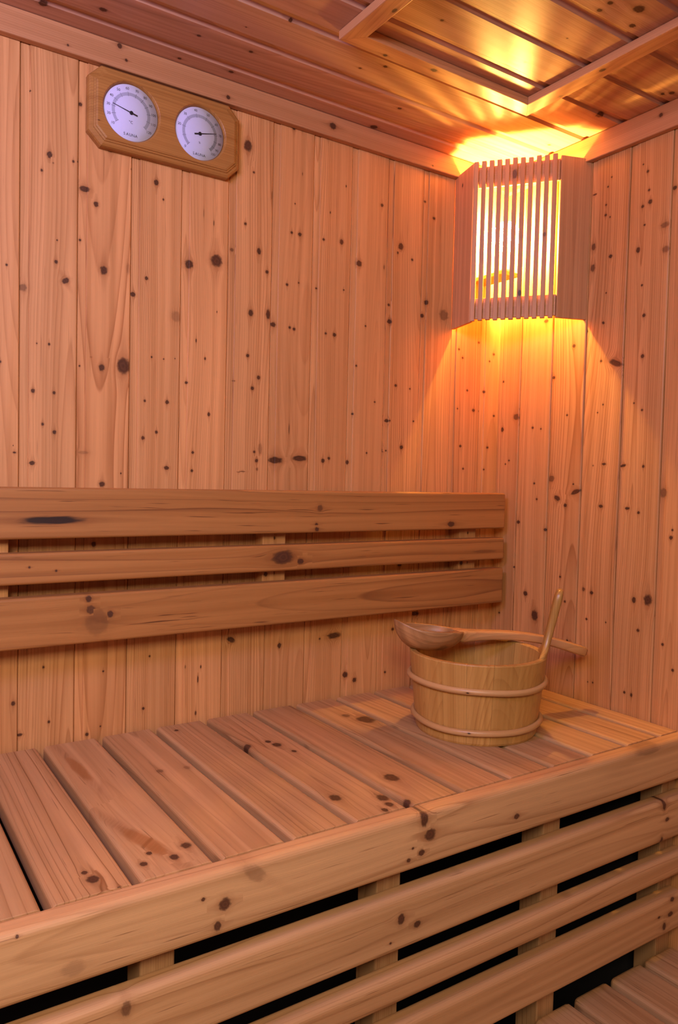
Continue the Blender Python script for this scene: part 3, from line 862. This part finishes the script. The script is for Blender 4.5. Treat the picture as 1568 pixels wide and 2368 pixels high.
def dial(cen, rad, marks, minor_n, unit, unit_size, needle_ang, name):
    x, z = cen.x, ZB + cen.z
    bm = bmesh.new()
    lathe(bm, [(0.0001, 0.0162), (rad - 0.0006, 0.0162), (rad - 0.0003, 0.0157)], (x, 0, z), 'Y', 64)
    d = bm_obj(bm, 'dial', M_DIAL, gauge, False)
    tag(d, label=name)
    bm = bmesh.new()
    a0, a1 = math.radians(marks[0][1]), math.radians(marks[-1][1])
    seg = 60
    for i in range(seg):                  # pale band under the ticks
        p, q = a0 + (a1 - a0) * i / seg, a0 + (a1 - a0) * (i + 1) / seg
        vs = [bm.verts.new((x + r * math.cos(t), -0.01635, z + r * math.sin(t))) for r, t in ((0.0268, p), (0.0318, p), (0.0318, q), (0.0268, q))]
        bm.faces.new(vs)
    bm_obj(bm, 'scale_band', M_BAND, d, False)
    bm = bmesh.new()
    for k in range(len(marks) - 1):
        p, q = math.radians(marks[k][1]), math.radians(marks[k + 1][1])
        for i in range(minor_n):
            t = p + (q - p) * i / minor_n
            dash(bm, x, z, 0.0270, 0.0316, t, 0.00009, -0.0165)
    for tx, dg_ in marks:
        t = math.radians(dg_)
        dash(bm, x, z, 0.0258, 0.0330, t, 0.00022, -0.0166)
        if tx:
            text_tris(tx, 0.0058, x + 0.0377 * math.cos(t), z + 0.0377 * math.sin(t), -0.0166, bm, 0.0)
    text_tris(unit, unit_size, x - 0.0005, z - 0.0150, -0.0166, bm)
    for k, ch in enumerate('SAUNA'):
        text_tris(ch, 0.0064, x - 0.0012 + (k - 2) * 0.0049, z - 0.0352, -0.0166, bm)
    bm_obj(bm, 'scale_marking', M_INK, d, False)
    bm = bmesh.new()
    t = math.radians(needle_ang)
    dash(bm, x, z, 0.0, 0.0312, t, 0.0008, -0.0175, 0.00035)
    dash(bm, x, z, -0.0105, 0.0, t, 0.0011, -0.0175)
    bmesh.ops.solidify(bm, geom=bm.faces[:], thickness=0.0004)
    lathe(bm, [(0.0001, 0.0185), (0.0024, 0.0184), (0.0030, 0.0178), (0.0030, 0.0163)], (x, 0, z), 'Y', 20)
    bm_obj(bm, 'needle', M_BLACK, d, False)
    bm = bmesh.new()
    lathe(bm, [(0.0001, 0.0235), (rad * 0.3, 0.0230), (rad * 0.6, 0.0215), (rad * 0.85, 0.0193), (rad * 0.985, 0.0174)], (x, 0, z), 'Y', 64)
    bm_obj(bm, 'glass_cover', M_GLASS, d, True)


dial(DL[0], DL[1], [('10', 217.6), ('20', 194.8), ('30', 172.5), ('40', 149), ('50', 124.5), ('60', 100.5), ('70', 76), ('80', 53), ('90', 31.5), ('100', 9.5), ('110', -14.2), ('120', -38.8)],
     5, '\u00b0C', 0.0062, 166.0, 'white round temperature dial marked from 10 to 120')
dial(DR[0], DR[1], [('0', 226.0), ('', 197.0), ('20', 168.5), ('30', 135.5), ('40', 102.5), ('50', 67.5), ('60', 37.5), ('70', 8.5), ('80', -13.9), ('90', -33.5), ('100', -49.5)],
     10, '%', 0.0046, 13.5, 'white round humidity dial marked up to 100 percent')

# ------------------------------------------------------------------ bucket
bx, by = -0.3107, -0.2786
RB, RT, BH = 0.1061, 0.1212, 0.1386
bucket = thing('wooden_bucket', (bx, by, ZB), 'round wooden water bucket with two pale hoops and one tall stave handle', 'bucket')
rt_dir, bk_dir = Vector((0.833, -0.553, 0)), Vector((0.553, 0.833, 0))


def rad_at(z):
    return RB + (RT - RB) * z / BH


g = Geo()
NST = 17
HA = math.atan2(rt_dir.y, rt_dir.x) - math.radians(13)     # direction of the handle stave
for i in range(NST):
    r = R3(930 + i)
    a0 = HA + 2 * math.pi * (i - 0.5) / NST + 0.0012
    a1 = HA + 2 * math.pi * (i + 0.5) / NST - 0.0012
    am = (a0 + a1) / 2
    e = Vector((math.cos(am), math.sin(am), 0))
    tg = Vector((-math.sin(am), math.cos(am), 0))
    bi = g.board(Vector((bx, by, ZB)) + e * 0.11, tg, Z, e, seed=930 + i, ring=(r.uniform(-.01, .06), -r.choice((0.01, 0.02, 0.05)), r.uniform(0.003, 0.005)),
                 tint=(r.uniform(0.90, 1.08), r.uniform(-1, 0.6), r.uniform(0.5, 1.2)))
    zs = [0.0, 0.004, 0.03, 0.06, 0.09, 0.12, BH - 0.002, BH]
    nseg, th = 4, 0.011
    vs, fs = [], []
    rows = []
    for k, z in enumerate(zs):
        ins = 0.0015 if k in (0, len(zs) - 1) else 0.0
        for (ro, lst) in ((0, 'o'), (1, 'i')):
            for s in range(nseg + 1):
                t = a0 + (a1 - a0) * s / nseg
                rr_ = rad_at(z) - (ins if ro == 0 else th - ins)
                zz = z
                if i == 0 and k >= len(zs) - 2:
                    pass
                vs.append((bx + rr_ * math.cos(t), by + rr_ * math.sin(t), ZB + zz + 0.0004))
    w = nseg + 1
    def idx(k, ro, s):
        return k * 2 * w + ro * w + s
    for k in range(len(zs) - 1):
        for s in range(nseg):
            fs.append((idx(k, 0, s), idx(k, 0, s + 1), idx(k + 1, 0, s + 1), idx(k + 1, 0, s)))
            fs.append((idx(k, 1, s + 1), idx(k, 1, s), idx(k + 1, 1, s), idx(k + 1, 1, s + 1)))
        fs.append((idx(k, 0, nseg), idx(k, 1, nseg), idx(k + 1, 1, nseg), idx(k + 1, 0, nseg)))
        fs.append((idx(k, 1, 0), idx(k, 0, 0), idx(k + 1, 0, 0), idx(k + 1, 1, 0)))
    for s in range(nseg):
        kt = len(zs) - 1
        fs.append((idx(kt, 0, s), idx(kt, 0, s + 1), idx(kt, 1, s + 1), idx(kt, 1, s)))
        fs.append((idx(0, 0, s + 1), idx(0, 0, s), idx(0, 1, s), idx(0, 1, s + 1)))
    g.add(vs, fs, bi)
g.build('stave_wall', M_BUCKET, bucket)
# bottom board
bm = bmesh.new()
lathe(bm, [(0.0001, 0.012), (RB - 0.010, 0.012), (RB - 0.010, 0.022), (0.0001, 0.022)], (bx, by, ZB), 'Z', 48)
bmesh.ops.recalc_face_normals(bm, faces=bm.faces)
bm.verts.index_update()
g = Geo()
bi = g.board((bx, by, ZB), X, Y, Z, seed=960)
g.add([v.co.copy() for v in bm.verts], [[v.index for v in f.verts] for f in bm.faces], bi)
bm.free()
g.build('bottom', M_BUCKET, bucket)
# handle: one stave carried on upwards, necked and rounded
e = Vector((math.cos(HA), math.sin(HA), 0))
tg = Vector((-math.sin(HA), math.cos(HA), 0))
g = Geo()
bi = g.board(Vector((bx, by, ZB)) + e * 0.12, tg, Z, e, seed=961, ring=(0.01, -0.03, 0.004), tint=(0.93, 0.0, 1.4))
st = [(0.120, 0.0470, 0.0105), (0.134, 0.0440, 0.0110), (0.1395, 0.0410, 0.0115), (0.144, 0.0340, 0.0118), (0.150, 0.0270, 0.0122), (0.158, 0.0220, 0.0126), (0.170, 0.0180, 0.0132), (0.185, 0.0160, 0.0138),
      (0.202, 0.0155, 0.0145), (0.220, 0.0165, 0.0150), (0.236, 0.0175, 0.0150), (0.245, 0.0170, 0.0142), (0.251, 0.0148, 0.0125), (0.2545, 0.0110, 0.0095), (0.2560, 0.0060, 0.0050)]
vs, fs = [], []
NP = 20
for (z, hw, th) in st:
    rc = rad_at(z) - 0.0055 + max(0.0, z - 0.15) * 0.10
    for k in range(NP):
        a = 2 * math.pi * k / NP
        pu = math.copysign(abs(math.cos(a)) ** 0.55, math.cos(a)) * hw
        pw = math.copysign(abs(math.sin(a)) ** 0.55, math.sin(a)) * th / 2
        bend = (math.sqrt(max(0.0, rc * rc - pu * pu)) - rc) * (1.0 if z < 0.15 else 0.5)
        vs.append(Vector((bx, by, ZB + z)) + e * (rc + pw + bend) + tg * pu)
for k in range(len(st) - 1):
    for i in range(NP):
        j = (i + 1) % NP
        fs.append((k * NP + i, k * NP + j, (k + 1) * NP + j, (k + 1) * NP + i))
fs.append(tuple(range(NP))[::-1])
fs.append(tuple((len(st) - 1) * NP + i for i in range(NP)))
if tg.cross(e).dot(Z) < 0:
    fs = [f[::-1] for f in fs]
g.add(vs, fs, bi, True)
g.build('handle', M_BUCKET, bucket)


def hoop(zc_, seed):
    g = Geo()
    n, m = 96, 12
    r = R3(seed)
    for sgm in range(4):
        pass
    vs, fs = [], []
    for i in range(n):
        t = 2 * math.pi * i / n
        zz = zc_ + 0.0012 * math.sin(t * 2 + seed) + 0.0006 * math.sin(5 * t)
        rc = rad_at(zz) + 0.0035 + 0.0005 * math.sin(3 * t + seed)
        er = Vector((math.cos(t), math.sin(t), 0))
        for k in range(m):
            a = 2 * math.pi * k / m
            vs.append(Vector((bx, by, ZB + zz)) + er * (rc + 0.0046 * math.cos(a)) + Z * (0.0055 * math.sin(a)))
    # grain runs along the hoop, one frame per short stretch
    ks = [-2.45, -0.62] if zc_ > .05 else [-2.42, -0.60]
    for q in range(24):
        t = 2 * math.pi * (q + 0.5) / 24
        er = Vector((math.cos(t), math.sin(t), 0))
        et = Vector((-math.sin(t), math.cos(t), 0))
        kk = []
        for ang in ks:
            dt = (ang - t + math.pi) % (2 * math.pi) - math.pi
            if abs(dt) < math.pi / 24:
                kk.append((0.0, dt * rad_at(zc_), 0.0011, 0.0028, 1.2, 0))
        bi = g.board(Vector((bx, by, ZB + zc_)) + er * rad_at(zc_), Z, et, er, seed=seed, ring=(0.03, -0.02, 0.004), tint=(1.0, -0.3, 0.5), knots=kk)
        for i in range(q * 4, q * 4 + 4):
            i2 = (i + 1) % n
            for k in range(m):
                k2 = (k + 1) % m
                g.f.append([i * m + k, i2 * m + k, i2 * m + k2, i * m + k2])
                g.b.append(bi)
                g.smooth.append(True)
    g.v = vs
    return g.build('hoop', M_HOOP, bucket)


hoop(0.0245, 971)
hoop(0.0935, 975)

# ------------------------------------------------------------------ ladle lying across the bucket
lA = Vector((-0.395, -0.215, 0))
ld = Vector((0.9734, -0.229, 0))
ln = Vector((0.229, 0.9734, 0))
ladle = thing('ladle', (lA.x, lA.y, ZB + 0.139), 'carved wooden ladle resting across the bucket rim', 'ladle')


def lp(s, t, z):
    return lA + ld * s + ln * t + Z * (ZB + z + 0.002)


def zrim(s):
    return 0.1800 - 0.115 * (s + 0.046) + 1.6 * max(0.0, -0.012 - s) ** 1.5


g = Geo()
bi = g.board(lp(0.02, 0, 0.15), ln, ld, Z, seed=981, ring=(0.012, -0.035, 0.0085), tint=(0.92, 0.5, 1.2), knots=[(-0.030, 0.012, 0.007, 0.010, 0.5, 0)])
NT, NF = 40, 9
vs, fs = [], []
ca, cb, cs = 0.0665, 0.046, 0.0200


def plan(th):
    c, s = math.cos(th), math.sin(th)
    return ca * math.copysign(abs(c) ** 0.95, c), cb * math.copysign(abs(s) ** 0.9, s) * (1.0 if c > 0 else 1.0 - 0.22 * c * c)


for part in (0, 1):
    for k in range(NF):
        f = k / (NF - 1)
        sc_ = (1 - f ** 2.6) ** (1 / 2.2) if f < 1 else 0.02
        sc_ = max(sc_, 0.02)
        for i in range(NT):
            th = 2 * math.pi * i / NT
            ps, pt = plan(th)
            q = 1.0 if part == 0 else 0.82
            depth = 0.045 if part == 0 else 0.034
            s, t = cs + ps * sc_ * q - 0.0075 * part, pt * sc_ * q
            zr = zrim(cs + ps * q - 0.0075 * part)
            zbot = 0.1300 if part == 0 else 0.1400
            z = zr + (zbot - zr) * f ** 1.25
            vs.append(lp(s, t, z))
def bidx(part, k, i):
    return part * NF * NT + k * NT + i % NT
for k in range(NF - 1):
    for i in range(NT):
        fs.append((bidx(0, k, i + 1), bidx(0, k, i), bidx(0, k + 1, i), bidx(0, k + 1, i + 1)))
        fs.append((bidx(1, k, i), bidx(1, k, i + 1), bidx(1, k + 1, i + 1), bidx(1, k + 1, i)))
for i in range(NT):
    fs.append((bidx(0, 0, i), bidx(0, 0, i + 1), bidx(1, 0, i + 1), bidx(1, 0, i)))
fs.append(tuple(bidx(0, NF - 1, i) for i in range(NT))[::-1])
fs.append(tuple(bidx(1, NF - 1, i) for i in range(NT)))
g.add(vs, fs, bi, True)
g.build('bowl', M_LADLE, ladle)

g = Geo()
bi = g.board(lp(0.02, 0, 0.15), ln, ld, Z, seed=982, ring=(0.02, -0.012, 0.006), tint=(1.02, -0.2, 0.8))
hst = [(0.0680, 0.1575, 0.0200, 0.0080), (0.074, 0.1572, 0.0235, 0.0100), (0.084, 0.1555, 0.0215, 0.0118), (0.096, 0.1545, 0.0175, 0.0108), (0.115, 0.1542, 0.0152, 0.0096), (0.150, 0.1528, 0.0140, 0.0086), (0.185, 0.1503, 0.0138, 0.0084), (0.215, 0.1470, 0.0138, 0.0083), (0.245, 0.1420, 0.0138, 0.0083),
       (0.275, 0.1355, 0.0138, 0.0086), (0.312, 0.1250, 0.0140, 0.0092), (0.340, 0.1160, 0.0140, 0.0098), (0.357, 0.1105, 0.0132, 0.0094), (0.362, 0.1090, 0.0105, 0.0072)]
vs, fs = [], []
for q, (s, z, hw, hh) in enumerate(hst):
    q2, q1 = hst[min(q + 1, len(hst) - 1)], hst[max(q - 1, 0)]
    sl_ = math.atan2(q2[1] - q1[1], q2[0] - q1[0])
    for k in range(NP):
        a = 2 * math.pi * k / NP
        pu = math.copysign(abs(math.cos(a)) ** 0.5, math.cos(a)) * hw
        pw = math.copysign(abs(math.sin(a)) ** 0.5, math.sin(a)) * hh
        vs.append(lp(s - pw * math.sin(sl_), pu, z + pw * math.cos(sl_)))
for k in range(len(hst) - 1):
    for i in range(NP):
        j = (i + 1) % NP
        fs.append((k * NP + i, (k + 1) * NP + i, (k + 1) * NP + j, k * NP + j))
fs.append(tuple(range(NP)))
fs.append(tuple((len(hst) - 1) * NP + i for i in range(NP))[::-1])
if ln.cross(Z).dot(ld) > 0:
    fs = [f[::-1] for f in fs]
g.add(vs, fs, bi, True)
g.build('handle', M_LADLE, ladle)
